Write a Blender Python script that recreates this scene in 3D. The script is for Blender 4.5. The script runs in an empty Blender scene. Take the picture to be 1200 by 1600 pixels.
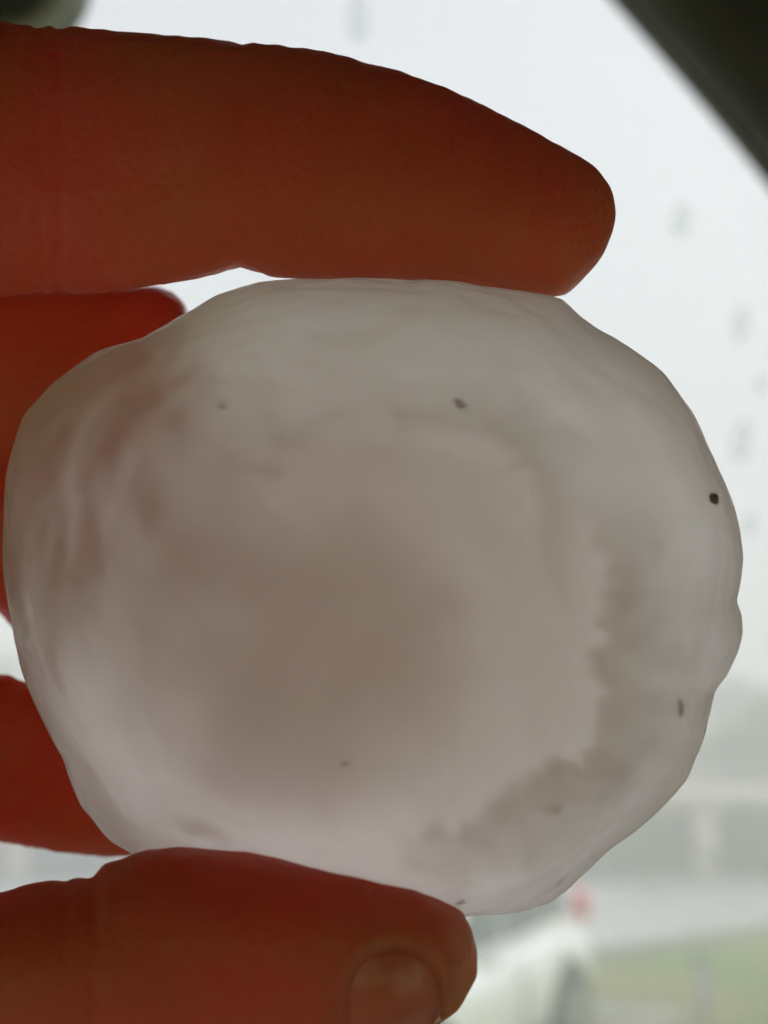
import bpy, bmesh, math, random
import numpy as np
from mathutils import Vector, Matrix, noise
from mathutils.bvhtree import BVHTree
random.seed(7)
S = bpy.context.scene
COL = S.collection
R = math.radians

# ------------------------------------------------------------------ camera
FPX = 1962.0                       # focal length in pixels of the 1200 x 1600 photograph
CAM_Z = 2.69
PITCH = math.atan(350 / FPX)
cd = bpy.data.cameras.new('camera')
cam = bpy.data.objects.new('camera', cd); COL.objects.link(cam)
cam.location = (0, 0, CAM_Z); cam.rotation_euler = (R(90) + PITCH, 0, 0)
cd.sensor_fit = 'HORIZONTAL'; cd.sensor_width = 36; cd.lens = 36 * FPX / 1200
cd.clip_start = 0.005; cd.clip_end = 2000
cd.dof.use_dof = True; cd.dof.focus_distance = 0.0965; cd.dof.aperture_fstop = cd.lens / 1.9
S.camera = cam
CM = Matrix.Translation(cam.location) @ cam.rotation_euler.to_matrix().to_4x4()
CR = cam.rotation_euler.to_matrix()

def at(px, py, depth):             # photograph pixel + depth along the lens axis -> place in the world
    return CM @ Vector(((px - 600) / FPX * depth, -(py - 800) / FPX * depth, -depth))
def on_ground(px, py, z=0.0):
    d = CR @ Vector(((px - 600) / FPX, -(py - 800) / FPX, -1))
    t = (z - CAM_Z) / d.z
    return cam.location + d * t

# ------------------------------------------------------------------ sky, sun, exposure
SUN_EL, SUN_AZ = 42, 38
w = bpy.data.worlds.new('World'); S.world = w; w.use_nodes = True
nt = w.node_tree; nt.nodes.clear()
o_ = nt.nodes.new('ShaderNodeOutputWorld'); bg = nt.nodes.new('ShaderNodeBackground')
sk = nt.nodes.new('ShaderNodeTexSky'); sk.sky_type = 'NISHITA'; sk.sun_disc = False
sk.sun_elevation = R(SUN_EL); sk.sun_rotation = R(SUN_AZ); sk.air_density = 1.0; sk.dust_density = 4.0; sk.ozone_density = 1.0
hs = nt.nodes.new('ShaderNodeHueSaturation'); hs.inputs['Saturation'].default_value = 0.16   # thick cloud: almost no blue
mx = nt.nodes.new('ShaderNodeMix'); mx.data_type = 'RGBA'; mx.inputs[0].default_value = .86      # an even overcast deck veils most of it
mx.inputs[7].default_value = (5.75, 5.95, 6.5, 1)
nt.links.new(sk.outputs[0], hs.inputs['Color']); nt.links.new(hs.outputs[0], mx.inputs[6]); nt.links.new(mx.outputs[2], bg.inputs['Color'])
bg.inputs['Strength'].default_value = 0.081
nt.links.new(bg.outputs[0], o_.inputs['Surface'])
sl = bpy.data.lights.new('sun', 'SUN'); sl.energy = 1.5; sl.angle = R(80); sl.color = (1, .99, .985)
so = bpy.data.objects.new('sun', sl); COL.objects.link(so)
sd = Vector((math.sin(R(SUN_AZ)) * math.cos(R(SUN_EL)), math.cos(R(SUN_AZ)) * math.cos(R(SUN_EL)), math.sin(R(SUN_EL))))
so.rotation_euler = sd.to_track_quat('Z', 'Y').to_euler(); so.location = (0, 0, 60)
vs = S.view_settings
vs.view_transform = 'Standard'; vs.look = 'None'; vs.gamma = 1; vs.use_curve_mapping = False
vs.exposure = 0.76
c = S.cycles
c.use_denoising = True; c.max_bounces = 36; c.use_adaptive_sampling = True; c.adaptive_threshold = .03; c.diffuse_bounces = 4; c.glossy_bounces = 4
c.transmission_bounces = 12; c.volume_bounces = 24; c.transparent_max_bounces = 16
c.caustics_reflective = True; c.caustics_refractive = True; c.sample_clamp_indirect = 6

# ------------------------------------------------------------------ materials
def mat(name, col=(.5, .5, .5), rough=.5, metal=0, spec=.5):
    m = bpy.data.materials.new(name); m.use_nodes = True
    p = m.node_tree.nodes['Principled BSDF']
    p.inputs['Base Color'].default_value = (*col, 1); p.inputs['Roughness'].default_value = rough
    p.inputs['Metallic'].default_value = metal; p.inputs['Specular IOR Level'].default_value = spec
    return m
def noisy(m, c1, c2, scale, detail=6, bump=0.0, bscale=None, bdist=.01, lo=.35, hi=.65):
    t = m.node_tree; N = t.nodes; L = t.links; p = N['Principled BSDF']
    tc = N.new('ShaderNodeTexCoord'); n = N.new('ShaderNodeTexNoise')
    n.inputs['Scale'].default_value = scale; n.inputs['Detail'].default_value = detail
    L.new(tc.outputs['Object'], n.inputs['Vector'])
    r = N.new('ShaderNodeValToRGB'); r.color_ramp.elements[0].color = (*c1, 1); r.color_ramp.elements[1].color = (*c2, 1)
    r.color_ramp.elements[0].position = lo; r.color_ramp.elements[1].position = hi
    L.new(n.outputs['Fac'], r.inputs['Fac']); L.new(r.outputs['Color'], p.inputs['Base Color'])
    if bump:
        n2 = N.new('ShaderNodeTexNoise'); n2.inputs['Scale'].default_value = bscale or scale * 4; n2.inputs['Detail'].default_value = 5
        L.new(tc.outputs['Object'], n2.inputs['Vector'])
        b = N.new('ShaderNodeBump'); b.inputs['Strength'].default_value = bump; b.inputs['Distance'].default_value = bdist
        L.new(n2.outputs['Fac'], b.inputs['Height']); L.new(b.outputs['Normal'], p.inputs['Normal'])
    return m

M = {}
M['cabin'] = noisy(mat('cabin_cloth', (.45, .42, .37), .9), (.42, .36, .29), (.48, .42, .34), 60, bump=.3, bscale=900, bdist=.0005)
M['trim'] = noisy(mat('pillar_trim', (.045, .043, .033), .75), (.055, .052, .04), (.09, .084, .064), 40, bump=.4, bscale=1200, bdist=.0004)
M['dash'] = noisy(mat('dash_vinyl', (.4, .36, .3), .7), (.36, .32, .27), (.44, .4, .33), 50)
M['seal'] = noisy(mat('rubber_seal', (.05, .05, .055), .55), (.10, .10, .10), (.17, .17, .17), 90)
M['mirror_housing'] = mat('mirror_housing', (.3, .32, .29), .45)
M['mirror_rim'] = mat('mirror_rim', (.6, .62, .6), .4)
M['mirror'] = mat('mirror_glass', (.8, .82, .8), .03, 1)
M['asphalt'] = noisy(mat('wet_asphalt', (.2, .2, .2), .42), (.33, .33, .33), (.42, .415, .415), 1.2, bump=.35, bscale=80, bdist=.01)
M['kerb'] = noisy(mat('kerb_concrete', (.4, .39, .37), .8), (.33, .32, .3), (.45, .44, .41), 6, bump=.3, bscale=40)
M['lawn'] = noisy(mat('lawn', (.1, .13, .05), .9), (.46, .43, .2), (.25, .40, .075), .55, lo=.4, hi=.6, bump=.6, bscale=30, bdist=.04)
M['blade'] = noisy(mat('grass_blade', (.1, .15, .04), .6), (.46, .43, .2), (.25, .40, .075), .55, lo=.4, hi=.6)
M['drive'] = noisy(mat('driveway_gravel', (.3, .29, .27), .85), (.26, .25, .23), (.36, .345, .32), 3, bump=.5, bscale=60)
M['leaf'] = noisy(mat('leaf', (.06, .1, .035), .55), (.1, .165, .05), (.14, .21, .08), 1.5)
M['bark'] = noisy(mat('bark', (.14, .11, .08), .9), (.1, .08, .06), (.18, .15, .11), 8, bump=.6, bscale=30)
M['hill'] = noisy(mat('hill', (.06, .08, .05), .95), (.1, .13, .09), (.13, .16, .11), .2)
M['beige'] = noisy(mat('beige_siding', (.6, .5, .38), .7), (.56, .47, .36), (.64, .54, .42), 2)
M['shed_shade'] = noisy(mat('porch_shade_boards', (.1, .1, .09), .85), (.14, .14, .125), (.22, .215, .19), 3)  # shade of the open porch is put into the wall colour
M['cream'] = noisy(mat('cream_paint', (.75, .64, .5), .6), (.7, .6, .47), (.78, .68, .54), 5)
M['slate'] = noisy(mat('slate_blue_siding', (.24, .33, .36), .7), (.22, .3, .33), (.27, .36, .39), 2)
M['roofing'] = noisy(mat('pale_roof', (.5, .46, .4), .8), (.46, .42, .36), (.56, .51, .45), 3)
M['darkglass'] = mat('window_glass', (.03, .035, .04), .06)
M['wood'] = noisy(mat('weathered_wood', (.4, .3, .2), .8), (.34, .25, .17), (.48, .37, .26), 6)
M['grey_metal'] = mat('grey_metal', (.3, .31, .3), .5, .6)
M['paint'] = mat('white_car_paint', (.88, .89, .9), .25); M['paint'].node_tree.nodes['Principled BSDF'].inputs['Coat Weight'].default_value = .6
M['tyre'] = noisy(mat('tyre_rubber', (.025, .025, .025), .8), (.02, .02, .02), (.035, .034, .032), 20)
M['alloy'] = mat('alloy', (.55, .56, .57), .3, .9)
M['lamp_red'] = mat('tail_lamp', (.9, .03, .06), .12)
M['lamp_clear'] = mat('head_lamp', (.75, .78, .8), .08)
M['black_plastic'] = mat('black_plastic', (.03, .03, .03), .5)
M['carglass'] = mat('car_window_glass', (.05, .075, .085), .04)
M['pale_speck'] = noisy(mat('pale_dirt', (.4, .3, .23), .8), (.3, .22, .16), (.45, .34, .27), 3000)
M['pale_speck'].node_tree.nodes['Principled BSDF'].inputs['Alpha'].default_value = .4
M['speck'] = noisy(mat('dirt', (.05, .025, .012), .8), (.3, .11, .05), (.4, .17, .08), 3000)

M['speck'].node_tree.nodes['Principled BSDF'].inputs['Alpha'].default_value = .85
def glass_pane(name, film, tint=(.98, .985, .985)):         # thin pane: clear, mirror-like by Fresnel, with a film of mist that scatters daylight
    m = bpy.data.materials.new(name); m.use_nodes = True
    t = m.node_tree; N = t.nodes; L = t.links; N.clear()
    out = N.new('ShaderNodeOutputMaterial'); tr = N.new('ShaderNodeBsdfTransparent'); gl = N.new('ShaderNodeBsdfGlossy')
    gl.inputs['Roughness'].default_value = .02; tr.inputs[0].default_value = (*tint, 1)
    tl = N.new('ShaderNodeBsdfTranslucent'); tl.inputs[0].default_value = (.94, .945, .945, 1)
    lw = N.new('ShaderNodeFresnel'); lw.inputs[0].default_value = 1.25
    m1 = N.new('ShaderNodeMixShader'); m2 = N.new('ShaderNodeMixShader')
    tc = N.new('ShaderNodeTexCoord'); n = N.new('ShaderNodeTexNoise'); n.inputs['Scale'].default_value = 7; n.inputs['Detail'].default_value = 4
    mr = N.new('ShaderNodeMapRange'); mr.inputs['To Min'].default_value = film * .8; mr.inputs['To Max'].default_value = film * 1.2
    L.new(tc.outputs['Object'], n.inputs['Vector']); L.new(n.outputs['Fac'], mr.inputs['Value']); L.new(mr.outputs[0], m1.inputs[0])
    L.new(tr.outputs[0], m1.inputs[1]); L.new(tl.outputs[0], m1.inputs[2])
    L.new(lw.outputs[0], m2.inputs[0]); L.new(m1.outputs[0], m2.inputs[1]); L.new(gl.outputs[0], m2.inputs[2])
    L.new(m2.outputs[0], out.inputs['Surface'])
    return m
M['pane'] = glass_pane('misted_windscreen', .04); M['drop'] = glass_pane('drying_drop', .1, (.92, .935, .935)); M['clear_pane'] = glass_pane('fill_window_pane', .03)

def ice(name, density, colour, rough=.06, ior=1.31, surface=True, aniso=.2, bump=0, rough2=.05):
    m = bpy.data.materials.new(name); m.use_nodes = True
    t = m.node_tree; N = t.nodes; L = t.links; N.clear()
    out = N.new('ShaderNodeOutputMaterial')
    if surface:
        g = N.new('ShaderNodeBsdfGlass'); g.inputs['IOR'].default_value = ior; g.inputs['Roughness'].default_value = rough
        g2 = N.new('ShaderNodeBsdfGlass'); g2.inputs['IOR'].default_value = ior; g2.inputs['Roughness'].default_value = rough2
        ms = N.new('ShaderNodeMixShader'); ms.inputs[0].default_value = .92
        L.new(g.outputs[0], ms.inputs[1]); L.new(g2.outputs[0], ms.inputs[2]); L.new(ms.outputs[0], out.inputs['Surface'])
        if bump:
            tc = N.new('ShaderNodeTexCoord'); n = N.new('ShaderNodeTexNoise'); n.inputs['Scale'].default_value = 160; n.inputs['Detail'].default_value = 3
            b = N.new('ShaderNodeBump'); b.inputs['Strength'].default_value = bump; b.inputs['Distance'].default_value = .001
            L.new(tc.outputs['Object'], n.inputs['Vector']); L.new(n.outputs['Fac'], b.inputs['Height']); L.new(b.outputs[0], g.inputs['Normal']); L.new(b.outputs[0], g2.inputs['Normal'])
    if density:
        v = N.new('ShaderNodeVolumePrincipled'); v.inputs['Density'].default_value = density
        v.inputs['Color'].default_value = (*colour, 1); v.inputs['Anisotropy'].default_value = aniso
        L.new(v.outputs[0], out.inputs['Volume'])
    return m
M['ice'] = ice('clear_ice', 28, (.9999, .90, .795), .07, bump=.1, aniso=.5, rough2=.52)  # warm light off the hand is put into these ice colours
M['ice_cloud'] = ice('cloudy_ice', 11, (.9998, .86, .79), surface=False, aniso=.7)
M['ice_warm'] = ice('warm_tint_ice', 13, (.9999, .62, .46), surface=False, aniso=.3)  # strong tint stands in for light bounced off the hand
M['darkening'] = ice('darkening_ice', 330, (.999, .93, .86), surface=False, aniso=.1)  # added dense layer, darkens what lies outside the pale fringe
M['mid_tint'] = ice('mid_tint_ice', 100, (.9995, .83, .74), surface=False, aniso=.1)  # brown tone from hand-tinted light, put in as absorption

def skin_mat():
    m = mat('skin', (.60, .27, .16), .5, 0, .35); t = m.node_tree; N = t.nodes; L = t.links; p = N['Principled BSDF']
    p.inputs['Subsurface Weight'].default_value = 1; p.inputs['Subsurface Radius'].default_value = (1, .2, .10)
    p.inputs['Subsurface Scale'].default_value = .018; p.inputs['Subsurface Anisotropy'].default_value = .5
    tc = N.new('ShaderNodeTexCoord'); n = N.new('ShaderNodeTexNoise'); n.inputs['Scale'].default_value = 45; n.inputs['Detail'].default_value = 8
    L.new(tc.outputs['Object'], n.inputs['Vector'])
    r = N.new('ShaderNodeValToRGB'); r.color_ramp.elements[0].color = (.76, .125, .085, 1); r.color_ramp.elements[1].color = (.90, .225, .17, 1)
    r.color_ramp.elements[0].position = .35; r.color_ramp.elements[1].position = .65
    n3 = N.new('ShaderNodeTexNoise'); n3.inputs['Scale'].default_value = 55; n3.inputs['Detail'].default_value = 2
    r3 = N.new('ShaderNodeValToRGB'); r3.color_ramp.elements[0].color = (.70, .19, .10, 1); r3.color_ramp.elements[1].color = (.88, .14, .135, 1)     # tan and rosy patches
    r3.color_ramp.elements[0].position = .38; r3.color_ramp.elements[1].position = .62
    L.new(tc.outputs['Object'], n3.inputs['Vector']); L.new(n3.outputs['Fac'], r3.inputs[0])
    mx3 = N.new('ShaderNodeMix'); mx3.data_type = 'RGBA'; mx3.inputs[0].default_value = .6
    L.new(n.outputs['Fac'], r.inputs[0]); L.new(r.outputs[0], mx3.inputs[6]); L.new(r3.outputs[0], mx3.inputs[7]); L.new(mx3.outputs[2], p.inputs['Base Color'])
    v = N.new('ShaderNodeTexVoronoi'); v.inputs['Scale'].default_value = 900; v.feature = 'DISTANCE_TO_EDGE'
    L.new(tc.outputs['Object'], v.inputs['Vector'])
    b = N.new('ShaderNodeBump'); b.inputs['Strength'].default_value = .5; b.inputs['Distance'].default_value = .0003
    L.new(v.outputs['Distance'], b.inputs['Height']); L.new(b.outputs[0], p.inputs['Normal'])
    return m
M['skin'] = skin_mat()
M['nail'] = mat('fingernail', (.8, .18, .13), .25, 0, .5)
pn = M['nail'].node_tree.nodes['Principled BSDF']
pn.inputs['Subsurface Weight'].default_value = 0; pn.inputs['Subsurface Radius'].default_value = (1, .2, .1); pn.inputs['Subsurface Scale'].default_value = .008

# ------------------------------------------------------------------ object helpers
def link(name, me, m=None, parent=None, smooth=False):
    o = bpy.data.objects.new(name, me); COL.objects.link(o)
    if m is not None: me.materials.append(m)
    if smooth:
        for p in me.polygons: p.use_smooth = True
    if parent is not None: o.parent = parent
    return o
def from_bm(name, bm, m=None, parent=None, smooth=False):
    bmesh.ops.recalc_face_normals(bm, faces=bm.faces)
    me = bpy.data.meshes.new(name); bm.to_mesh(me); bm.free()
    return link(name, me, m, parent, smooth)
def thing(name, label, cat, loc=(0, 0, 0), rotz=0, group=None):
    o = bpy.data.objects.new(name, None); COL.objects.link(o)
    o.location = loc; o.rotation_euler = (0, 0, rotz); o.empty_display_size = .1
    tag(o, label, cat, group); return o
def tag(o, label=None, cat=None, group=None, kind=None):
    if label: o['label'] = label
    if cat: o['category'] = cat
    if group: o['group'] = group
    if kind: o['kind'] = kind
    return o
def add_box(bm, cx, cy, cz, sx, sy, sz, bevel=0, rot=None):
    mtx = Matrix.Translation((cx, cy, cz)) @ (rot or Matrix()) @ Matrix.Diagonal((sx, sy, sz, 1))
    g = bmesh.ops.create_cube(bm, size=1, matrix=mtx)
    if bevel:
        es = list({e for v in g['verts'] for e in v.link_edges})
        bmesh.ops.bevel(bm, geom=es, offset=bevel, segments=2, affect='EDGES')
def box(name, cx, cy, cz, sx, sy, sz, m, parent=None, bevel=0):
    bm = bmesh.new(); add_box(bm, cx, cy, cz, sx, sy, sz, bevel); return from_bm(name, bm, m, parent)
def add_tube(bm, pts, rad, seg=10, closed=False, cap=True):
    n = len(pts); rings = []
    for i in range(n):
        a = pts[(i - 1) % n] if (closed or i > 0) else pts[i]; b = pts[(i + 1) % n] if (closed or i < n - 1) else pts[i]
        d = (Vector(b) - Vector(a)).normalized()
        u = d.orthogonal().normalized() if abs(d.z) > .95 else d.cross(Vector((0, 0, 1))).normalized()
        v = d.cross(u).normalized(); r = rad[i] if hasattr(rad, '__len__') else rad
        rings.append([bm.verts.new(Vector(pts[i]) + (u * math.cos(t) + v * math.sin(t)) * r) for t in [2 * math.pi * k / seg for k in range(seg)]])
    for i in range(n if closed else n - 1):
        A = rings[i]; B = rings[(i + 1) % n]
        for k in range(seg): bm.faces.new((A[k], A[(k + 1) % seg], B[(k + 1) % seg], B[k]))
    if cap and not closed:
        bm.faces.new(rings[0]); bm.faces.new(rings[-1])
def pt(xs, ys, x): return float(np.interp(x, xs, ys))

# ================================================================== OUTDOORS
# ground: one sheet, with a low bank under the vehicle
def ground_z(x, y):
    t = min(max((y - 3.2) / 2.6, 0), 1); t = t * t * (3 - 2 * t)
    return 1.2 * (1 - t)
xs = sorted(set([-100 + 10 * i for i in range(21)] + [-20 + i * 2 for i in range(21)]))
ys = sorted(set([-60 + 10 * i for i in range(17)] + [2 + .4 * i for i in range(12)] + [8 + 2 * i for i in range(12)]))
bm = bmesh.new(); grid = [[bm.verts.new((x, y, ground_z(x, y) + (.04 * noise.noise((x * .3, y * .3, 0)) if y > 9 else 0))) for x in xs] for y in ys]
for j in range(len(ys) - 1):
    for i in range(len(xs) - 1): bm.faces.new((grid[j][i], grid[j][i + 1], grid[j + 1][i + 1], grid[j + 1][i]))
tag(from_bm('ground', bm, M['lawn'], smooth=True), kind='structure')

def sheet(name, poly, z, m, thick=.0):
    bm = bmesh.new(); vs_ = [bm.verts.new((p[0], p[1], z)) for p in poly]; f = bm.faces.new(vs_)
    if thick:
        g = bmesh.ops.extrude_face_region(bm, geom=[f]); 
        for v in g['geom']:
            if isinstance(v, bmesh.types.BMVert): v.co.z -= thick
    return tag(from_bm(name, bm, m), kind='structure')
A = on_ground(860, 1517); B = on_ground(1260, 1452)
dv = (B - A).normalized(); pv = Vector((-dv.y, dv.x, 0))
n0 = A - dv * 30; n1 = B + dv * 45
far0 = on_ground(-200, 1392); far1 = on_ground(1300, 1389)
fd = (far1 - far0).normalized()
sheet('road', [n0, n1, far1 + fd * 40, far0 - fd * 40], .07, M['asphalt'], .05)
def kerb(name, a, b, side):
    d = (b - a).normalized(); p = Vector((-d.y, d.x, 0)) * side
    bm = bmesh.new(); mid = (a + b) / 2 + p * .075; L_ = (b - a).length
    rot = Matrix.Rotation(math.atan2(d.y, d.x), 4, 'Z')
    add_box(bm, mid.x, mid.y, .10, L_, .15, .2, .015, rot)
    return tag(from_bm(name, bm, M['kerb']), kind='structure')
kerb('kerb', n0, n1, -1); kerb('kerb', far0 - fd * 40, far1 + fd * 40, 1)
# driveway apron the car stands on
CAR_YAW = R(60); cdir = Vector((math.cos(CAR_YAW), math.sin(CAR_YAW), 0)); cper = Vector((-cdir.y, cdir.x, 0))
rw = on_ground(880, 1648)          # rear wheel stands here
sheet('driveway', [rw + cdir * u + cper * v for u, v in ((-9, -.5), (2.2, -.5), (2.2, 3.2), (-9, 3.2))], .045, M['drive'], .06)

# grass blades on the near verge
bm = bmesh.new(); rnd = random.Random(3)
for i in range(16000):
    px = rnd.uniform(880, 1330); py = rnd.uniform(1462, 1640); p = on_ground(px, py)
    if (p - A).dot(pv) > -.25: continue
    h = rnd.uniform(.05, .14); a = rnd.uniform(0, 6.28); wd = rnd.uniform(.006, .014)
    u = Vector((math.cos(a), math.sin(a), 0)); l = Vector((rnd.uniform(-.05, .05), rnd.uniform(-.05, .05), h))
    b0 = Vector((p.x, p.y, -.02))
    bm.faces.new((bm.verts.new(b0 - u * wd), bm.verts.new(b0 + u * wd), bm.verts.new(b0 + l)))
tag(from_bm('grass', bm, M['blade']), 'green and straw coloured grass on the verge beside the white car', 'grass', kind='stuff')

# hills far off
bm = bmesh.new(); top = []; bot = []
for i in range(61):
    x = -90 + 3 * i; top.append(bm.verts.new((x, 92, 6.2 + 1.6 * math.sin(x * .06 + 1) + .8 * noise.noise((x * .15, 0, 3))))); bot.append(bm.verts.new((x, 66, -.5)))
for i in range(60): bm.faces.new((bot[i], bot[i + 1], top[i + 1], top[i]))
tag(from_bm('hills', bm, M['hill'], smooth=True), kind='structure')

# trees and shrubs
def make_crown(rnd, h, rad, base, n):
    bm = bmesh.new(); cl = []
    for k in range(22):
        a = rnd.uniform(0, 6.28); t = rnd.random(); rr = rad * math.sqrt(rnd.random()) * (1 - .55 * t)
        cl.append((Vector((math.cos(a) * rr, math.sin(a) * rr, base + (h - base) * (t * .9 + .05))), rad * rnd.uniform(.22, .42)))
    for i in range(n):
        cc, cr = rnd.choice(cl)
        d = Vector((rnd.gauss(0, 1), rnd.gauss(0, 1), rnd.gauss(0, 1))).normalized() * cr * rnd.random() ** .45
        p = cc + d; s = rnd.uniform(.035, .08)
        u = Vector((rnd.gauss(0, 1), rnd.gauss(0, 1), rnd.gauss(0, .6))).normalized(); v = u.orthogonal().normalized()
        bm.faces.new([bm.verts.new(p + q) for q in (-u * s, v * s * .55, u * s, -v * s * .55)])
    return bm, cl
def make_tree(name, label, cat, loc, h, rad, base, n, seed, group=None):
    rnd = random.Random(seed); t = thing(name, label, cat, loc, rnd.uniform(0, 6), group)
    cb, cl = make_crown(rnd, h, rad, base, n)
    bm = bmesh.new(); tr = .035 * h
    pts = [Vector((.06 * math.sin(k), .05 * math.cos(k * 1.3), h * .85 * k / 5 - .1)) for k in range(6)]
    add_tube(bm, pts, [tr * (1 - .16 * k) for k in range(6)], 8)
    for cc, cr in cl[:12]:
        s = pts[min(5, max(1, int(cc.z / h * 3.5)))]
        add_tube(bm, [s, (s + cc) / 2 + Vector((0, 0, .1)), cc], [tr * .4, tr * .25, tr * .08], 5)
    from_bm('trunk', bm, M['bark'], t); from_bm('crown', cb, M['leaf'], t)
    return t
def gp(px, d, z=0): return Vector(((px - 600) / FPX * d, d, z))
make_tree('broadleaf_tree', 'hazy rounded green tree beyond the road, right of the cream shed post', 'tree', gp(1180, 30), 3.7, 1.5, .9, 6000, 2)
make_tree('broadleaf_tree', 'pale misty tree beyond the road, tallest behind the shed roof', 'tree', gp(1120, 40), 4.3, 1.9, 1.0, 6000, 5)
make_tree('broadleaf_tree', 'hazy grey green tree partly behind the lower right edge of the ice', 'tree', gp(1010, 33), 3.3, 1.6, .8, 6000, 8)
make_tree('broadleaf_tree', 'faint misty tree showing in the gap left of the ice between the fingers', 'tree', gp(-10, 42), 5.2, 2.4, 1.2, 6000, 11)
make_tree('shrub', 'dark low shrub at the road edge, under the lower right of the ice', 'shrub', gp(985, 24.2), 1.35, .8, .1, 3500, 21)
make_tree('shrub', 'dark low shrub standing just right of the cream shed post', 'shrub', gp(1150, 24.6), 1.3, .85, .1, 3500, 22)

# beige house with porch beyond the road
def house(name, label, d, px0, px1, wallm, roofm, postm, posts_px, post_w, wall_h=2.35, roof_h=.9, deep=5, porch=1.6):
    x0 = (px0 - 600) / FPX * d; x1 = (px1 - 600) / FPX * d
    t = thing(name, label, name, ((x0 + x1) / 2, d, 0)); hw = (x1 - x0) / 2
    box('wall', 0, porch + deep / 2, wall_h / 2 - .1, hw * 2, deep, wall_h + .2, wallm, t)
    bm = bmesh.new(); z0 = wall_h - .35; y0 = -.3; y1 = porch + deep + .3; ym = (porch + deep) / 2 + .4; e = hw + .3
    P = [(-e, y0, z0), (e, y0, z0), (e, ym, z0 + roof_h + .35), (-e, ym, z0 + roof_h + .35), (-e, y1, z0), (e, y1, z0)]
    V = [bm.verts.new(p) for p in P]; W = [bm.verts.new((p[0], p[1], p[2] - .14)) for p in P]
    for f in ((0, 1, 2, 3), (3, 2, 5, 4)):
        bm.faces.new([V[k] for k in f]); bm.faces.new([W[k] for k in reversed(f)])
    for a, b in ((0, 1), (1, 2), (2, 5), (5, 4), (4, 3), (3, 0)): bm.faces.new((V[a], V[b], W[b], W[a]))
    rf = from_bm('roof', bm, roofm, t)
    box('beam', 0, .05, z0 - .12 - .1, hw * 2, .12, .2, postm, t, .01)
    for q in posts_px:
        xp = (q - 600) / FPX * d - (x0 + x1) / 2
        box('porch_post', xp, .05, (z0 - .22) / 2 - .05, post_w, post_w, z0 - .22 + .1, postm, t, .012)
    dr = box('door', hw * .1, porch - .02, .98, .9, .05, 1.95, M['wood'], t, .01); box('handle', hw * .1 + .36, porch - .07, 1.0, .04, .06, .12, M['grey_metal'], dr)
    for sx in (-.55, .6):
        wf = box('window', hw * sx, porch - .02, 1.35, 1.1, .06, 1.0, postm, t, .01)
        for k in (-.26, .26): box('pane', hw * sx + k, porch - .055, 1.35, .46, .02, .86, M['darkglass'], wf)
    return t
house('shed', 'low shed with pale roof and cream posts, porch shade painted into its walls, across the road at right', 24.5, 1085 - 90, 1480, M['shed_shade'], M['roofing'], M['cream'], [1087, 1270, 1440], .42, 1.95, -.12)
house('house', 'slate blue house with a cream porch post, in the gap above the thumb', 24.5, -420, 330, M['slate'], M['roofing'], M['cream'], [47, 210, -250], .36, 2.4, .6)

# thin grey marker post on the verge
p = on_ground(1103, 1640)
t = thing('marker_post', 'thin grey marker post standing in the grass right of the white car', 'post', (p.x, p.y, 0))
bm = bmesh.new(); add_tube(bm, [Vector((0, 0, -.2)), Vector((0, 0, .72))], .05, 12); from_bm('post', bm, M['grey_metal'], t, True)
bm = bmesh.new(); add_tube(bm, [Vector((0, 0, .72)), Vector((0, 0, .74)), Vector((0, 0, .755))], [.058, .058, .03], 12); from_bm('cap', bm, M['black_plastic'], t, True)

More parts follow.
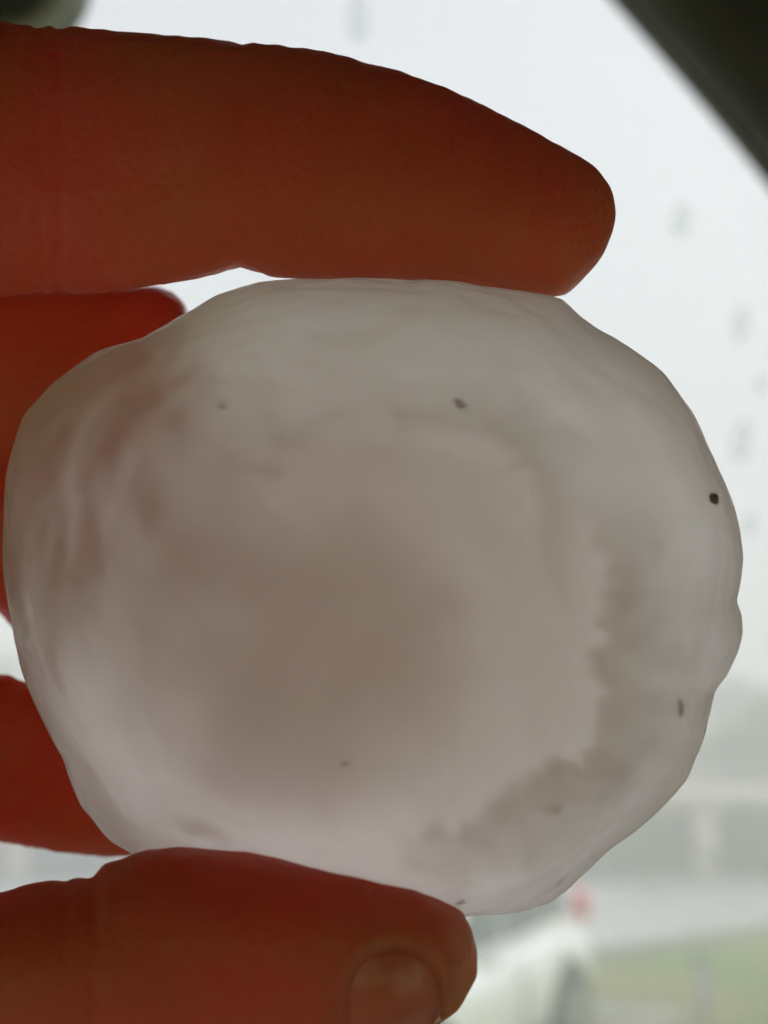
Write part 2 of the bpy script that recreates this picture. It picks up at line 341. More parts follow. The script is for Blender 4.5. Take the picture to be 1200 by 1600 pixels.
# ---------------- white hatchback
def car():
    # local x: forward is -x (front), +x rear; y: near side negative; length 4.3
    ref = rw
    t = thing('parked_car', 'white hatchback parked on the verge beside the thumb tip', 'car', (ref.x, ref.y, 0), CAR_YAW)
    t.location = Vector((ref.x, ref.y, .045)) + cper * .8 - cdir * 1.25
    # body: sections along the length, each with (half width, bottom z, shoulder z)
    st = [(-2.15, .62, .38, .58), (-2.1, .74, .24, .68), (-1.9, .83, .2, .76), (-1.5, .875, .2, .84), (-.9, .89, .2, .93), (-.3, .895, .2, .96), (.5, .895, .2, .98),
          (1.2, .895, .2, 1.0), (1.7, .88, .22, 1.02), (1.98, .84, .26, 1.03), (2.1, .78, .32, 1.0), (2.16, .68, .42, .9)]
    bm = bmesh.new(); rings = []
    for (x, hw, zb, zt) in st:
        pr = [(-hw * .86, zb), (-hw * .97, zb + (zt - zb) * .15), (-hw, zb + (zt - zb) * .42), (-hw * .99, zb + (zt - zb) * .64), (-hw * .94, zb + (zt - zb) * .82), (-hw * .80, zt - .02), (-hw * .4, zt + .015)]
        pr = pr + [(-a, b) for a, b in reversed(pr)]
        rings.append([bm.verts.new((x, a, b)) for a, b in pr])
    for A_, B_ in zip(rings, rings[1:]):
        n = len(A_)
        for k in range(n): bm.faces.new((A_[k], A_[(k + 1) % n], B_[(k + 1) % n], B_[k]))
    bm.faces.new(rings[0]); bm.faces.new(rings[-1])
    body = from_bm('body', bm, M['paint'], t, True)
    sm = body.modifiers.new('s', 'SUBSURF'); sm.levels = 2; sm.render_levels = 2
    # greenhouse: pillars and roof in body colour, glass set in each bay
    gs = [(-1.0, .72, .95), (-.28, .60, 1.40), (.35, .59, 1.45), (1.1, .585, 1.42), (1.62, .60, 1.33), (2.02, .70, 1.02)]
    bm = bmesh.new(); rings = []
    for (x, hw, z) in gs:
        zb = min(.94, z - .02)
        rings.append([bm.verts.new((x, a, b)) for a, b in ((-.73, zb), (-hw - .03, z - .07 if z > 1.1 else z), (-hw * .8, z), (0, z + .025), (hw * .8, z), (hw + .03, z - .07 if z > 1.1 else z), (.73, zb))])
    for A_, B_ in zip(rings, rings[1:]):
        for k in range(6): bm.faces.new((A_[k], A_[k + 1], B_[k + 1], B_[k]))
    roof = from_bm('roof', bm, M['paint'], t, True)
    def side_window(xa0, xa1, xb0, xb1, za0, za1, zb0, zb1, s):
        def yy(z): return s * (np.interp(z, [.94, 1.36], [.73, .635]) + .012)
        bm = bmesh.new(); q = [(xa0, za0), (xb0, zb0), (xb1, zb1), (xa1, za1)]
        f = bm.faces.new([bm.verts.new((x, yy(z), z)) for x, z in q])
        g = bmesh.ops.extrude_face_region(bm, geom=[f])
        for v in g['geom']:
            if isinstance(v, bmesh.types.BMVert): v.co.y -= s * .02
        wd = from_bm('side_window', bm, M['carglass'], t)
    for s in (-1, 1):
        side_window(-.72, -.22, .22, .22, 1.0, 1.33, 1.02, 1.36, s)
        side_window(.3, .3, 1.12, 1.08, 1.02, 1.36, 1.05, 1.34, s)
        side_window(1.2, 1.16, 1.72, 1.5, 1.06, 1.335, 1.12, 1.28, s)
    for (nm, pts) in (('windscreen', [(-.93, .64, 1.0), (-.33, .53, 1.39)]), ('rear_window', [(1.68, .53, 1.31), (1.98, .6, 1.08)])):
        (xa, wa, za), (xb, wb, zb) = pts; off = .012
        bm = bmesh.new(); up = Vector((-(zb - za), 0, xb - xa)).normalized(); up = up if up.z > 0 else -up
        bm.faces.new([bm.verts.new(Vector(p_) + up * .03) for p_ in ((xa, -wa, za), (xb, -wb, zb), (xb, wb, zb), (xa, wa, za))])
        f = from_bm(nm, bm, M['carglass'], t); so_ = f.modifiers.new('t', 'SOLIDIFY'); so_.thickness = .015
    for s in (-1, 1):
        for x in (-1.32, 1.25):
            wh = bpy.data.objects.new('wheel', None)
            bm = bmesh.new()
            prof = [(.2, -.1), (.29, -.11), (.325, -.085), (.335, 0), (.325, .085), (.29, .11), (.2, .1)]
            rg = [[bm.verts.new((math.cos(a) * r_, y_, math.sin(a) * r_)) for r_, y_ in prof] for a in [2 * math.pi * k / 28 for k in range(28)]]
            for k in range(28):
                for j in range(len(prof)): bm.faces.new((rg[k][j], rg[(k + 1) % 28][j], rg[(k + 1) % 28][(j + 1) % 7], rg[k][(j + 1) % 7]))
            wo = from_bm('wheel', bm, M['tyre'], t, True); wo.location = (x, s * .80, .335)
            bm = bmesh.new()
            bmesh.ops.create_cone(bm, cap_ends=True, segments=28, radius1=.205, radius2=.19, depth=.12, matrix=Matrix.Translation((0, s * .03, 0)) @ Matrix.Rotation(R(-90) * s, 4, 'X'))
            for k in range(5): add_box(bm, 0, s * .1, 0, .05, .02, .36, .004, Matrix.Rotation(2 * math.pi * k / 5, 4, 'Y'))
            rim = from_bm('rim', bm, M['alloy'], wo)
            # dark wheel arch
            bm = bmesh.new(); ar = [Vector((x + math.cos(a) * .39, s * .885, .335 + math.sin(a) * .39)) for a in [math.pi * k / 14 for k in range(15)]]
            add_tube(bm, ar, .03, 8); from_bm('wheel_arch', bm, M['black_plastic'], t, True)
            bm = bmesh.new(); bmesh.ops.create_cone(bm, cap_ends=True, segments=28, radius1=.375, radius2=.375, depth=.06, matrix=Matrix.Translation((x, s * .865, .335)) @ Matrix.Rotation(R(90), 4, 'X'))
            from_bm('wheel_well', bm, M['black_plastic'], t)
            wo.location.y = s * .845
        for (x0, x1) in ((-.78, .24), (.28, 1.1)):
            bm = bmesh.new(); add_box(bm, x1 - .13, s * .905, .87, .2, .03, .035, .008); from_bm('door_handle', bm, M['paint'], t)
            bm = bmesh.new(); add_box(bm, x1 + .02, s * .896, .62, .008, .012, .56); from_bm('door_gap', bm, M['black_plastic'], t)
        bm = bmesh.new(); add_box(bm, -.62, s * .98, 1.02, .14, .2, .13, .04); from_bm('wing_mirror', bm, M['paint'], t, True)
        bm = bmesh.new(); add_box(bm, 0, 0, 0, .16, .1, .3, .03, Matrix.Rotation(R(-28), 4, 'Y')); tl = from_bm('tail_light', bm, M['lamp_red'], t, True); tl.location = (1.93, s * .735, 1.12)
        bm = bmesh.new(); add_box(bm, -2.0, s * .66, .68, .3, .28, .13, .04); from_bm('headlight', bm, M['lamp_clear'], t, True)
    bm = bmesh.new(); add_box(bm, 2.14, 0, .5, .08, 1.35, .2, .03); from_bm('rear_bumper', bm, M['black_plastic'], t)
    bm = bmesh.new(); add_box(bm, -2.13, 0, .45, .08, 1.1, .2, .03); from_bm('grille', bm, M['black_plastic'], t)
    return t
the_car = car()

# ================================================================== VEHICLE CABIN round the camera
PL_N = Vector((0, math.cos(R(25)), math.sin(R(25)))); PL_P = Vector((0, .62, 2.8))
def on_glass(px, py, off=0.0):
    d = CR @ Vector(((px - 600) / FPX, -(py - 800) / FPX, -1)); o = cam.location
    return o + d * ((PL_P + PL_N * off - o).dot(PL_N) / d.dot(PL_N))
cab = thing('car_cabin', 'dark vehicle cabin whose pillar edge crosses the top right corner behind misted glass', 'car interior', (0, 0, 1.2))
cab_inv = Matrix.Translation((0, 0, -1.2))
opening_px = [(-1300, 1900), (-1150, 600), (-1020, -40), (-950, -200), (-760, -262), (0, -290), (500, -285), (680, -250), (800, -190), (905, -82), (975, 0), (1042, 76), (1112, 157), (1200, 264), (1420, 550), (1800, 1060), (2150, 1600), (2250, 1850), (2150, 1990), (1800, 2020), (600, 2030), (-900, 2010), (-1220, 1980)]
# refine and smooth the opening outline
def refine(pts, it=2):
    for _ in range(it):
        q = []
        for i in range(len(pts)):
            a = pts[i]; b = pts[(i + 1) % len(pts)]
            q += [(a[0] * .75 + b[0] * .25, a[1] * .75 + b[1] * .25), (a[0] * .25 + b[0] * .75, a[1] * .25 + b[1] * .75)]
        pts = q
    return pts
op = refine(opening_px)
op_w = [cab_inv @ on_glass(*q) for q in op]
XW, Z0, Z1 = .85, 0.0, 1.93
def plane_y(z): return .62 - (z + 1.2 - 2.8) * math.tan(R(25))
cx_, cz_ = .05, 1.45
def outer(p):
    dx, dz = p.x - cx_, p.z - cz_
    k = min([((XW if dx > 0 else -XW) - cx_) / dx if abs(dx) > 1e-6 else 1e9, ((Z1 if dz > 0 else Z0) - cz_) / dz if abs(dz) > 1e-6 else 1e9])
    x, z = cx_ + dx * k, cz_ + dz * k
    return Vector((x, plane_y(z), z))
bm = bmesh.new(); th = PL_N * .045
I0 = [bm.verts.new(p - th * .5) for p in op_w]; I1 = [bm.verts.new(p + th * .5) for p in op_w]
O0 = [bm.verts.new(outer(p) - th * .5) for p in op_w]; O1 = [bm.verts.new(outer(p) + th * .5) for p in op_w]
n = len(op_w)
for i in range(n):
    j = (i + 1) % n
    bm.faces.new((I0[i], I0[j], O0[j], O0[i])); bm.faces.new((I1[j], I1[i], O1[i], O1[j])); bm.faces.new((I1[i], I1[j], I0[j], I0[i])); bm.faces.new((O0[i], O0[j], O1[j], O1[i]))
from_bm('windscreen_frame', bm, M['trim'], cab)
bm = bmesh.new(); add_tube(bm, [p - PL_N * .018 for p in op_w], .007, 8, closed=True); from_bm('rubber_seal', bm, M['seal'], cab, True)
# padded pillar cover on the right edge
bm = bmesh.new(); pts = [cab_inv @ on_glass(x + 95, y - 80, -.03) for x, y in ((800, -190), (905, -82), (975, 0), (1042, 76), (1112, 157), (1200, 264), (1420, 550), (1800, 1060))]
add_tube(bm, pts, .03, 14); from_bm('pillar_cover', bm, M['trim'], cab, True)
# shell: roof, floor, sides and rear, one skin with thickness
bm = bmesh.new(); yb = -.95
fr = [(-XW, Z0), (XW, Z0), (XW, Z1), (-XW, Z1)]
Fv = [bm.verts.new((x, plane_y(z) - .03, z)) for x, z in fr]; Bv = [bm.verts.new((x, yb, z)) for x, z in fr]
def holed(bm, q, h):                   # a wall with a window opening
    Q = q; H = [bm.verts.new(p) for p in h]
    for k in range(4): bm.faces.new((Q[k], Q[(k + 1) % 4], H[(k + 1) % 4], H[k]))
FILL_WIN = []
for k in range(4):
    q = (Fv[k], Fv[(k + 1) % 4], Bv[(k + 1) % 4], Bv[k])
    if k in (1, 3):
        x = fr[k][0]; zz = (.6, 1.3)  # unseen side windows, added and set low to give fill from below
        h = [(x, .35, zz[0]), (x, .18, zz[1]), (x, -.75, zz[1]), (x, -.8, zz[0])]
        if k == 3: h = [h[1], h[0], h[3], h[2]]
        holed(bm, q, h); FILL_WIN.append(h)
    else: bm.faces.new(q)
h = [(-.65, yb, .7), (.65, yb, .7), (.6, yb, 1.3), (-.6, yb, 1.3)]; holed(bm, Bv, h); FILL_WIN.append(h)  # unseen rear opening, added for fill light
sh = from_bm('cabin_lining', bm, M['cabin'], cab); md = sh.modifiers.new('t', 'SOLIDIFY'); md.thickness = .04; md.offset = -1
for h in FILL_WIN:
    b2 = bmesh.new(); b2.faces.new([b2.verts.new(p) for p in h]); from_bm('side_window' if abs(h[0][0] - h[2][0]) < .01 else 'rear_window', b2, M['clear_pane'], cab)  # panes of the added fill openings
box('dark_ceiling_panel', 0, -.22, 1.885, 1.6, 1.36, .03, M['trim'], cab, .01)  # unseen dark panel, added to cut fill from above
box('dashboard', 0, .82, .85, 1.64, .5, .2, M['dash'], cab, .05)  # unseen; vinyl made pale to bounce light up to the fingers
# misted windscreen glass and the rain drops on it
bm = bmesh.new(); gv = [bm.verts.new(p + PL_N * .004) for p in op_w]; bm.faces.new(gv)
pane = from_bm('windscreen', bm, M['pane'], cab)
rnd = random.Random(12)
drops = [(560, 25, 15, 34), (1160, 690, 15, 32), (1158, 505, 12, 26), (1065, 345, 14, 22), (1172, 820, 10, 20), (1190, 600, 9, 14)]
dm = None
for (px, py, a, b) in drops:
    ctr = cab_inv @ on_glass(px, py, .004); s = .62 / FPX
    bm = bmesh.new(); bmesh.ops.create_uvsphere(bm, u_segments=16, v_segments=8, radius=1)
    for v in bm.verts:
        if v.co.z < 0: v.co.z *= .05
        v.co.x *= a * s * (1 + .15 * v.co.y); v.co.y *= b * s; v.co.z *= a * s * .12
    o = from_bm('water_drop', bm, M['drop'], pane, True)
    rot = Matrix((Vector((1, 0, 0)), PL_N.cross(Vector((1, 0, 0))), PL_N)).transposed().to_4x4()
    o.matrix_local = Matrix.Translation(ctr) @ rot
# rear-view mirror, its lower right end in the top left corner
mz = .44; sc = mz / FPX
mc = at(150 - 480, -78, mz)
bm = bmesh.new()
def rrect(hx, hy, r, n=8):
    out = []
    for cx, cy, a0 in ((hx - r, hy - r, 0), (-hx + r, hy - r, 90), (-hx + r, -hy + r, 180), (hx - r, -hy + r, 270)):
        for k in range(n + 1): a = R(a0 + 90 * k / n); out.append((cx + r * math.cos(a), cy + r * math.sin(a)))
    return out
def loft(bm, secs, cap=True):
    rg = [[bm.verts.new((x, y, z)) for x, y in s] for s, z in secs]; n = len(rg[0])
    for A_, B_ in zip(rg, rg[1:]):
        for k in range(n): bm.faces.new((A_[k], A_[(k + 1) % n], B_[(k + 1) % n], B_[k]))
    if cap: bm.faces.new(rg[0]); bm.faces.new(rg[-1])
hx, hy = 480 * sc, 150 * sc
loft(bm, [(rrect(hx * .96, hy * .9, .02), .004), (rrect(hx, hy, .026), 0), (rrect(hx, hy, .026), -.012), (rrect(hx * .9, hy * .8, .022), -.03)])
mir = from_bm('rearview_mirror', bm, M['mirror_housing'], cab, False)
mrot = CM.to_3x3().to_4x4() @ Matrix.Rotation(R(-3), 4, 'Z') @ Matrix.Rotation(R(-8), 4, 'Y')
mir.matrix_local = cab_inv @ Matrix.Translation(mc) @ mrot
bm = bmesh.new(); ol = rrect(hx * .965, hy * .91, .02, 10); add_tube(bm, [Vector((x, y, .004)) for x, y in ol], .0038, 8, closed=True); from_bm('mirror_rim', bm, M['mirror_rim'], mir, True)
bm = bmesh.new(); bm.faces.new([bm.verts.new((x, y, .0052)) for x, y in rrect(hx * .955, hy * .895, .02)]); from_bm('mirror_glass', bm, M['mirror'], mir)
bm = bmesh.new(); add_tube(bm, [Vector((0, hy * .4, -.028)), Vector((0, hy * .9, -.05)), Vector((0, hy * 1.9, -.06))], [.012, .01, .014], 12); from_bm('mirror_stalk', bm, M['mirror_housing'], mir, True)

# ================================================================== HAILSTONE
HD = .100                                    # distance of its middle plane
HC = (578, 930)
outline = [(405, 437), (460, 433), (520, 435), (640, 436), (760, 444), (880, 464), (905, 488), (932, 508), (985, 535), (1040, 580), (1082, 640), (1104, 690), (1122, 735), (1143, 800), (1151, 860),
           (1146, 905), (1139, 930), (1149, 952), (1154, 980), (1151, 1010), (1139, 1045), (1120, 1070), (1116, 1090), (1105, 1150), (1080, 1215), (1030, 1270), (960, 1325), (905, 1372), (862, 1403), (800, 1418), (740, 1421),
           (640, 1412), (520, 1396), (400, 1372), (310, 1350), (230, 1328), (180, 1302), (132, 1250), (100, 1180), (62, 1112), (36, 1050), (20, 980), (6, 890), (3, 810), (10, 730), (38, 645), (90, 588), (150, 545), (225, 524), (262, 508), (300, 487), (345, 460)]
ang = np.array([math.atan2(-(y - HC[1]), x - HC[0]) for x, y in outline]); rad = np.array([math.hypot(x - HC[0], y - HC[1]) for x, y in outline])
od = np.argsort(ang); ang = ang[od]; rad = rad[od]
angp = np.concatenate([ang - 2 * math.pi, ang, ang + 2 * math.pi]); radp = np.concatenate([rad, rad, rad])
th_ = np.linspace(-math.pi, math.pi, 1441); rr = np.interp(th_, angp, radp)
ker = np.exp(-np.linspace(-2, 2, 9) ** 2); ker /= ker.sum()
rr = np.convolve(np.concatenate([rr[-9:-1], rr, rr[1:9]]), ker, 'same')[8:-8]
rmean = rr.mean(); PXM = HD / FPX
def out_r(t): return float(np.interp(t, th_, rr))
def hail_bm(scale, depth, sub, disp, seed, shape=None, zoff=0.0):
    bm = bmesh.new(); bmesh.ops.create_icosphere(bm, subdivisions=sub, radius=1)
    for v in bm.verts:
        n_ = v.co.copy(); s = math.hypot(n_.x, n_.y); t = math.atan2(n_.y, n_.x)
        q = out_r(t) if shape is None else shape(t)
        r_ = (rmean if shape is None else 430) ; r_ = r_ + (q - r_) * min(1, s * s * 1.05)
        p = Vector((n_.x * r_ * PXM * scale, n_.y * r_ * PXM * scale, n_.z * depth + zoff))
        e = 0
        for (f, a) in disp: e += a * noise.noise(n_ * f + Vector((seed, seed * .7, 1)))
        v.co = p + n_ * e * (1 - .6 * s ** 8 if shape is None and sub >= 6 else 1)
    return bm
HM = CM @ Matrix.Translation(((HC[0] - 600) * PXM, -(HC[1] - 800) * PXM, -HD))      # frame of the stone
bm = hail_bm(.976, .0225, 7, [(1.6, .0012), (3.4, .0007), (8, .00026), (17, .00011), (38, .00003)], 4.2)
hail_bvh = BVHTree.FromBMesh(bm)
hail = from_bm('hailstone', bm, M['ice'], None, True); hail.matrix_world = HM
tag(hail, 'large milky translucent hailstone pinched between index finger and thumb', 'hailstone')
bm = hail_bm(.93, .0195, 6, [(2.2, .0016), (5, .0007), (12, .0002)], 9.1)
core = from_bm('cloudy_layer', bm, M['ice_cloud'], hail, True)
# warm-tinted heart with a feathery right edge
white = [(950, 830), (965, 900), (955, 960), (945, 1030), (960, 1110), (930, 1180), (860, 1225), (790, 1300), (700, 1350), (560, 1365), (420, 1345), (260, 1265), (165, 1060), (160, 900), (240, 750), (420, 740), (560, 710), (690, 720), (800, 750), (850, 790)]
wa = np.array([math.atan2(-(y - HC[1]), x - HC[0]) for x, y in white]); wr = np.array([math.hypot(x - HC[0], y - HC[1]) for x, y in white]); od = np.argsort(wa); wa = wa[od]; wr = wr[od]
wap = np.concatenate([wa - 2 * math.pi, wa, wa + 2 * math.pi]); wrp = np.concatenate([wr, wr, wr])
bm = hail_bm(1, .0150, 6, [(3, .0012), (7, .0013), (14, .0009), (28, .0006)], 2.3, lambda t: float(np.interp(t, wap, wrp)))
from_bm('warm_heart', bm, M['ice_warm'], hail, True)
# feathery dense layers added under the front to darken the ice around the pale fringe
HMi = HM.inverted()
def hail_front(px, py):
    o = HMi @ cam.location; d = ((HMi @ at(px, py, .2)) - o).normalized()
    hit = hail_bvh.ray_cast(o, d); return hit[0], hit[1]
def dark_band(inner, width, thick, seed, inset=.0022):
    # a lens of denser ice following the front: sharp feathery inner edge, fading out towards the rim
    xs_ = np.array([p[0] for p in inner], float); ys_ = np.array([p[1] for p in inner], float)
    cum = np.concatenate([[0], np.cumsum(np.hypot(np.diff(xs_), np.diff(ys_)))]); NS, NT = 420, 16
    bm = bmesh.new(); F = []; K = []
    for i in range(NS + 1):
        l = cum[-1] * i / NS; x = np.interp(l, cum, xs_); y = np.interp(l, cum, ys_)
        ox, oy = x - 560, y - 900; q = math.hypot(ox, oy); ox /= q; oy /= q
        jag = 22 * noise.noise((l * .018, seed, 0)) + 34 * (abs(noise.noise((l * .022, seed, 4))) - .25) + 30 * (abs(noise.noise((l * .06, seed, 9))) - .25) + 20 * (abs(noise.noise((l * .15, seed, 2))) - .25)
        end = math.sin(math.pi * i / NS) ** .8
        wl = width * (.35 + .65 * end)
        while wl > 20:
            q_ = hail_front(x + ox * (wl + 8), y + oy * (wl + 8))
            if q_[0] is not None and q_[1].z > .36: break
            wl -= 5
        f_, k_ = [], []
        for j in range(NT + 1):
            t = (j / NT) ** 1.4; o_ = jag * (1 - t) + t * wl
            px, py = x + ox * o_, y + oy * o_
            p_, n_ = hail_front(px, py)
            if p_ is None: p_, n_ = hail_front(x + ox * width * .3, y + oy * width * .3)
            h = thick * end * min(1, t / .1) * min(1, (1 - t) / .75) ** .9 * (1 + .5 * noise.noise((l * .03, t * 4, seed)))
            h = max(h, .00012); c_ = p_ - n_ * inset
            f_.append(bm.verts.new(c_ + n_ * (h * .5))); k_.append(bm.verts.new(c_ - n_ * (h * .5 + 1e-5)))
        F.append(f_); K.append(k_)
    for i in range(NS):
        for j in range(NT):
            bm.faces.new((F[i][j], F[i + 1][j], F[i + 1][j + 1], F[i][j + 1])); bm.faces.new((K[i][j + 1], K[i + 1][j + 1], K[i + 1][j], K[i][j]))
        bm.faces.new((F[i][0], K[i][0], K[i + 1][0], F[i + 1][0])); bm.faces.new((F[i + 1][NT], K[i + 1][NT], K[i][NT], F[i][NT]))
    for R_ in (0, NS):
        for j in range(NT): bm.faces.new((F[R_][j], F[R_][j + 1], K[R_][j + 1], K[R_][j]) if R_ == 0 else (F[R_][j + 1], F[R_][j], K[R_][j], K[R_][j + 1]))
    from_bm('darkening_band', bm, M['darkening'], hail, True)
dark_band([(905, 770), (955, 830), (968, 880), (958, 950), (945, 1000), (942, 1050), (966, 1105), (950, 1150), (930, 1190), (880, 1205), (830, 1235), (770, 1285), (690, 1310), (600, 1330)], 210, .0019, 3, .0013)
dark_band([(560, 590), (640, 660), (720, 650), (790, 675), (848, 735), (866, 790), (850, 850), (880, 905), (895, 960)], 100, .0009, 8, .0014)
dark_band([(250, 790), (330, 710), (410, 735), (500, 650), (560, 590)], 90, .0006, 5)
# middle of the stone, toned down and warmed by an added layer, its feathery right edge leaving a paler crescent before the band
mid_px = [(110, 800), (250, 690), (420, 745), (560, 735), (690, 790), (770, 900), (810, 1010), (800, 1120), (730, 1220), (620, 1330), (420, 1340), (245, 1325), (185, 1230), (120, 1110), (60, 980)]
ma = np.array([math.atan2(-(y - 990), x - 480) for x, y in mid_px]); mr_ = np.array([math.hypot(x - 480, y - 990) for x, y in mid_px]); od = np.argsort(ma); ma = ma[od]; mr_ = mr_[od]
ma = np.concatenate([ma - 2 * math.pi, ma, ma + 2 * math.pi]); mr_ = np.concatenate([mr_, mr_, mr_])
bm = bmesh.new(); bmesh.ops.create_icosphere(bm, subdivisions=6, radius=1)
for v in bm.verts:
    u = v.co.copy(); s_ = math.hypot(u.x, u.y); t_ = math.atan2(u.y, u.x); o3 = Vector((1.7, 4.2, .3))
    r_ = np.interp(t_, ma, mr_) * (1 + .12 * noise.noise(Vector((u.x, u.y, 0)) * 3 + o3) + .07 * noise.noise(Vector((u.x, u.y, 0)) * 9 + o3) + .04 * noise.noise(Vector((u.x, u.y, 0)) * 22))
    x_ = 480 + u.x * r_ ; y_ = 990 - u.y * r_
    p_, n_ = hail_front(x_, y_)
    while p_ is None or n_.z < .35:
        x_ += (480 - x_) * .04; y_ += (990 - y_) * .04; p_, n_ = hail_front(x_, y_)
    k = 1 + .5 * noise.noise(Vector((u.x, u.y, 0)) * 4 + o3)
    v.co = p_ - n_ * (.0045 - u.z * .003 * k * max(0, 1 - s_ ** 2) ** .35)
from_bm('tinted_middle', bm, M['mid_tint'], hail, True)
# specks of dirt caught in the skin of the stone
for (px, py, a, b, rot, deep) in [(1120, 778, 9, 12, 0, 0), (1070, 1110, 15, 7, 35, .6), (728, 616, 10, 6, -15, 1.8), (335, 618, 5, 5, 0, 2.5), (722, 1416, 7, 5, 10, .5), (880, 1384, 7, 5, -20, 1), (537, 1212, 5, 4, 0, 2), (884, 1280, 6, 5, 0, 2)]:
    p_, n_ = hail_front(px, py)
    if p_ is None: continue
    bm = bmesh.new(); bmesh.ops.create_icosphere(bm, subdivisions=3, radius=1)
    for v in bm.verts:
        k = 1 + .4 * noise.noise(v.co * 1.7 + Vector((px, py, 0))) + .25 * noise.noise(v.co * 4 + Vector((px, py, 0)))
        v.co = Vector((v.co.x * a * PXM * .9 * k, v.co.y * b * PXM * .9 * k, v.co.z * 4 * PXM))
    o = from_bm('dirt_speck', bm, M['speck'] if deep < .5 else M['pale_speck'], hail, True)
    o.matrix_local = Matrix.Translation(p_ - n_ * (.0003 + .0006 * deep)) @ (n_ + Vector((0, 0, .8))).to_track_quat('Z', 'Y').to_matrix().to_4x4() @ Matrix.Rotation(R(rot), 4, 'Z')
# ================================================================== HAND
HAND0 = at(-420, 900, .108)
def to_hand(p): return p - HAND0
def digit(bm, top, botm, dep, half, xs_, expo=2.3, seg=28):
    """slices: top/bottom edge in pixels, depth of the axis and half thickness in depth"""
    rings = []
    for x in xs_:
        d = pt(*dep, x); yt = pt(*top, x); yb_ = pt(*botm, x); hw = pt(*half, x)
        ym = (yt + yb_) / 2; hy = (yb_ - yt) / 2; ring = []
        for k in range(seg):
            a = 2 * math.pi * k / seg; ca, sa = math.cos(a), math.sin(a)
            ex = 2 / expo
            u = math.copysign(abs(ca) ** ex, ca); v = math.copysign(abs(sa) ** ex, sa)
            ring.append(bm.verts.new(to_hand(at(x, ym - v * hy, d + u * hw))))
        rings.append(ring)
    for A_, B_ in zip(rings, rings[1:]):
        for k in range(seg): bm.faces.new((A_[k], A_[(k + 1) % seg], B_[(k + 1) % seg], B_[k]))
    bm.faces.new(rings[0]); bm.faces.new(rings[-1])
def cur(pts): return ([p[0] for p in pts], [p[1] for p in pts])
def stations(a, tip, step=22):
    xs_ = list(np.arange(a, tip - 70, step)) + list(tip - 70 * (1 - np.sin(np.linspace(0, math.pi / 2, 12))))
    return xs_[:-1] + [tip]
def tiph(base, tip, w):     # half thickness that rounds off towards the tip
    xs_ = [base[0][0]]; 
    return cur(base + [(tip - 160, w), (tip - 90, w * .86), (tip - 45, w * .66), (tip - 18, w * .42), (tip - 5, w * .2), (tip, w * .06)])
bm = bmesh.new()
# index finger on top
digit(bm, cur([(-700, 60), (-400, 20), (-200, 14), (0, 33), (120, 42), (200, 47), (300, 58), (400, 66), (480, 75), (560, 92), (620, 109), (700, 137), (760, 166), (840, 206), (900, 240), (930, 262), (948, 285), (957, 305), (962, 328)]),
      cur([(-700, 520), (-400, 500), (-200, 480), (0, 466), (150, 458), (265, 447), (330, 432), (388, 420), (420, 433), (520, 440), (640, 441), (760, 450), (880, 467), (905, 444), (935, 410), (950, 382), (958, 355), (962, 336)]),
      cur([(-700, .112), (-300, .106), (0, .101), (400, .0985), (962, .0985)]), tiph([(-700, .0095), (0, .0088), (400, .0084)], 962, .0078), stations(-700, 962))
# thumb below, nearer the lens
TD = cur([(-700, .104), (-300, .096), (0, .0905), (300, .0885), (746, .0895)])
T_TOP = cur([(-700, 1330), (-400, 1400), (-200, 1420), (0, 1396), (60, 1379), (112, 1372), (135, 1366), (160, 1350), (200, 1334), (250, 1322), (320, 1321), (400, 1329), (480, 1340), (560, 1355), (640, 1376), (695, 1399), (722, 1424), (737, 1456), (744, 1485), (746, 1505)])
T_BOT = cur([(-700, 1900), (-200, 1830), (100, 1765), (300, 1735), (500, 1690), (600, 1650), (660, 1618), (700, 1590), (722, 1566), (738, 1540), (744, 1522), (746, 1512)])
digit(bm, T_TOP, T_BOT, TD, tiph([(-700, .0105), (0, .0098), (180, .0095), (400, .0098)], 746, .0088), stations(-700, 746))
# middle finger behind the stone
digit(bm, cur([(-700, 420), (-350, 455), (-100, 455), (0, 455), (80, 452), (150, 449), (220, 446), (248, 446), (270, 456), (290, 473), (297, 505), (310, 540), (380, 600), (430, 690)]),
      cur([(-700, 720), (-300, 740), (0, 740), (150, 745), (300, 760), (400, 760), (430, 710)]),
      cur([(-700, .125), (-200, .124), (0, .122), (294, .1225), (430, .129)]), tiph([(-700, .009), (0, .0085), (100, .008)], 430, .0075), sorted(stations(-700, 430) + [262, 270, 278, 284, 289, 292, 295, 300]))
# ring finger
digit(bm, cur([(-700, 690), (0, 690), (200, 700), (300, 740), (380, 830)]), cur([(-700, 960), (-200, 935), (-20, 945), (0, 953), (20, 990), (100, 1000), (200, 1000), (300, 990), (380, 850)]),
      cur([(-700, .128), (-200, .126), (0, .1235), (150, .128), (380, .1325)]), tiph([(-700, .009), (0, .0085), (150, .0082)], 380, .0078), stations(-700, 380))
# little finger
digit(bm, cur([(-700, 1000), (-300, 1030), (0, 1053), (25, 1060), (60, 1075), (200, 1100), (400, 1130), (480, 1210)]), cur([(-700, 1250), (-300, 1290), (0, 1316), (60, 1326), (150, 1338), (220, 1339), (400, 1320), (480, 1240)]),
      cur([(-700, .124), (-200, .121), (0, .1185), (120, .121), (480, .1325)]), tiph([(-700, .008), (0, .0077), (150, .0074)], 480, .007), stations(-700, 480))
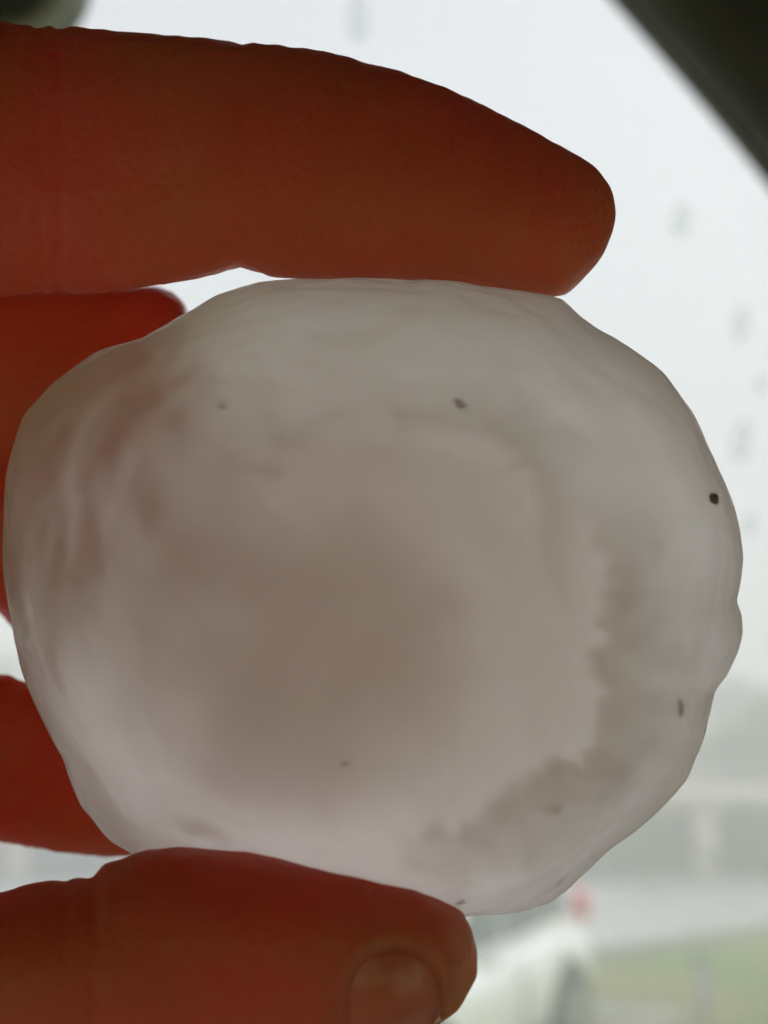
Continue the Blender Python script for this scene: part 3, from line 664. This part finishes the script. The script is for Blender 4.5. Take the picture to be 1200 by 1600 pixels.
# palm and wrist, out of the frame to the left
def blob(bm, c_, r_, rot=None):
    g = bmesh.ops.create_icosphere(bm, subdivisions=4, radius=1, matrix=Matrix.Translation(to_hand(c_)) @ CM.to_3x3().to_4x4() @ (rot or Matrix()) @ Matrix.Diagonal((*r_, 1)))
digit(bm, cur([(-2600, 620), (-1900, 520), (-1500, 300), (-1100, 90), (-800, 40), (-520, 70), (-450, 200)]), cur([(-2600, 1500), (-1900, 1560), (-1500, 1720), (-1100, 1800), (-800, 1840), (-520, 1800), (-450, 1600)]),
      cur([(-2600, .122), (-1900, .12), (-450, .118)]), cur([(-2600, .018), (-1900, .017), (-1200, .015), (-700, .0135), (-450, .010)]), list(range(-2600, -440, 50)), 2.6, 40)
me = bpy.data.meshes.new('hand'); bmesh.ops.recalc_face_normals(bm, faces=bm.faces); bm.to_mesh(me); bm.free()
hand = bpy.data.objects.new('hand', me); COL.objects.link(hand); hand.location = HAND0
rm = hand.modifiers.new('r', 'REMESH'); rm.mode = 'VOXEL'; rm.voxel_size = .00055; rm.use_smooth_shade = True
sm = hand.modifiers.new('s', 'SMOOTH'); sm.factor = .5; sm.iterations = 6
dg = bpy.context.evaluated_depsgraph_get(); me2 = bpy.data.meshes.new_from_object(hand.evaluated_get(dg))
hand.modifiers.clear(); hand.data = me2; me2.name = 'hand'
me2.materials.clear(); me2.materials.append(M['skin'])
# creases and fine unevenness
CMi = CM.inverted(); nv = len(me2.vertices); co = np.empty(nv * 3); me2.vertices.foreach_get('co', co); co = co.reshape(-1, 3)
no = np.empty(nv * 3); me2.vertex_normals.foreach_get('vector', no); no = no.reshape(-1, 3)
for i in range(nv):
    pw = Vector(co[i]) + HAND0; pc = CMi @ pw; d_ = -pc.z
    px = 600 + pc.x / d_ * FPX; py = 800 - pc.y / d_ * FPX
    if px < -300: continue
    e = .00022 * noise.noise(pw * 260) + .00009 * noise.noise(pw * 800)
    def crease(x0, wd, amp, slope=0): return -amp * math.exp(-((px - x0 - slope * (py - 300) + 9 * noise.noise((py * .02, x0, 0))) / wd) ** 2)
    if py < 480 and d_ < .112:
        e += crease(378, 12, .00022) + crease(352, 10, .0001) + crease(90, 10, .0004) + crease(60, 8, .0003)
        e += .00003 * math.sin(px * .16 + .02 * py) * (1 if py < 150 else 0)
    if py > 1300 and d_ < .1015:
        sl_ = .25
        e += crease(140, 16, .0004, 0) + crease(100, 12, .0002) + crease(185, 14, .00015)
        # nail bed and the fold round it
        u_ = (px - 616) / 84; v_ = (py - 1575) / 100; q = math.sqrt(u_ * u_ + v_ * v_)
        if d_ < .0895:
            if q < 1: e -= .0005 * (1 - q ** 6)
            e += .00012 * math.exp(-((q - 1.12) / .12) ** 2)
    if py > 1000 and d_ > .11 and px < 60: e += .0003 * noise.noise(pw * 900)
    co[i] += no[i] * e
me2.vertices.foreach_set('co', co.reshape(-1)); me2.update()
for p_ in me2.polygons: p_.use_smooth = True
tag(hand, 'bare left hand gripping the hailstone, index finger above and thumb below', 'hand')
# thumb nail: curved plate lying in its bed
hb = BVHTree.FromPolygons([Vector(v) for v in co], [tuple(p_.vertices) for p_ in me2.polygons])
bm = bmesh.new(); NU, NV = 22, 22; gr = []
for j in range(NV + 1):
    row = []
    for i in range(NU + 1):
        a = -1 + 2 * i / NU; b = -1 + 2 * j / NV
        ku = a * math.sqrt(1 - b * b / 2); kv = b * math.sqrt(1 - a * a / 2)
        px = 616 + ku * 76; py = 1575 + kv * 92
        o = to_hand(cam.location); d = (to_hand(at(px, py, .2)) - o).normalized(); h_ = hb.ray_cast(o, d)
        if h_[0] is None: h_ = hb.find_nearest(to_hand(at(px, py, .089)))
        q = math.sqrt(ku * ku + kv * kv)
        row.append(bm.verts.new(h_[0] + h_[1] * (.0006 - .0007 * q ** 5)))
    gr.append(row)
for j in range(NV):
    for i in range(NU): bm.faces.new((gr[j][i], gr[j][i + 1], gr[j + 1][i + 1], gr[j + 1][i]))
nail = from_bm('thumbnail', bm, M['nail'], hand, True); so2 = nail.modifiers.new('t', 'SOLIDIFY'); so2.thickness = .0004

# ================================================================== HAZE: rainy mist in the air
bm = bmesh.new(); add_box(bm, 0, 20, 5.0, 216, 176, 13)
hz = from_bm('haze', bm); hm = bpy.data.materials.new('haze'); hm.use_nodes = True; t = hm.node_tree; t.nodes.clear()
ou = t.nodes.new('ShaderNodeOutputMaterial'); vp = t.nodes.new('ShaderNodeVolumePrincipled'); vp.inputs['Density'].default_value = .031
vp.inputs['Color'].default_value = (.98, .985, .995, 1); vp.inputs['Anisotropy'].default_value = 0
t.links.new(vp.outputs[0], ou.inputs['Volume']); hz.data.materials.append(hm); tag(hz, kind='stuff'); hz['label'] = 'pale rainy mist in the air'; hz['category'] = 'haze'
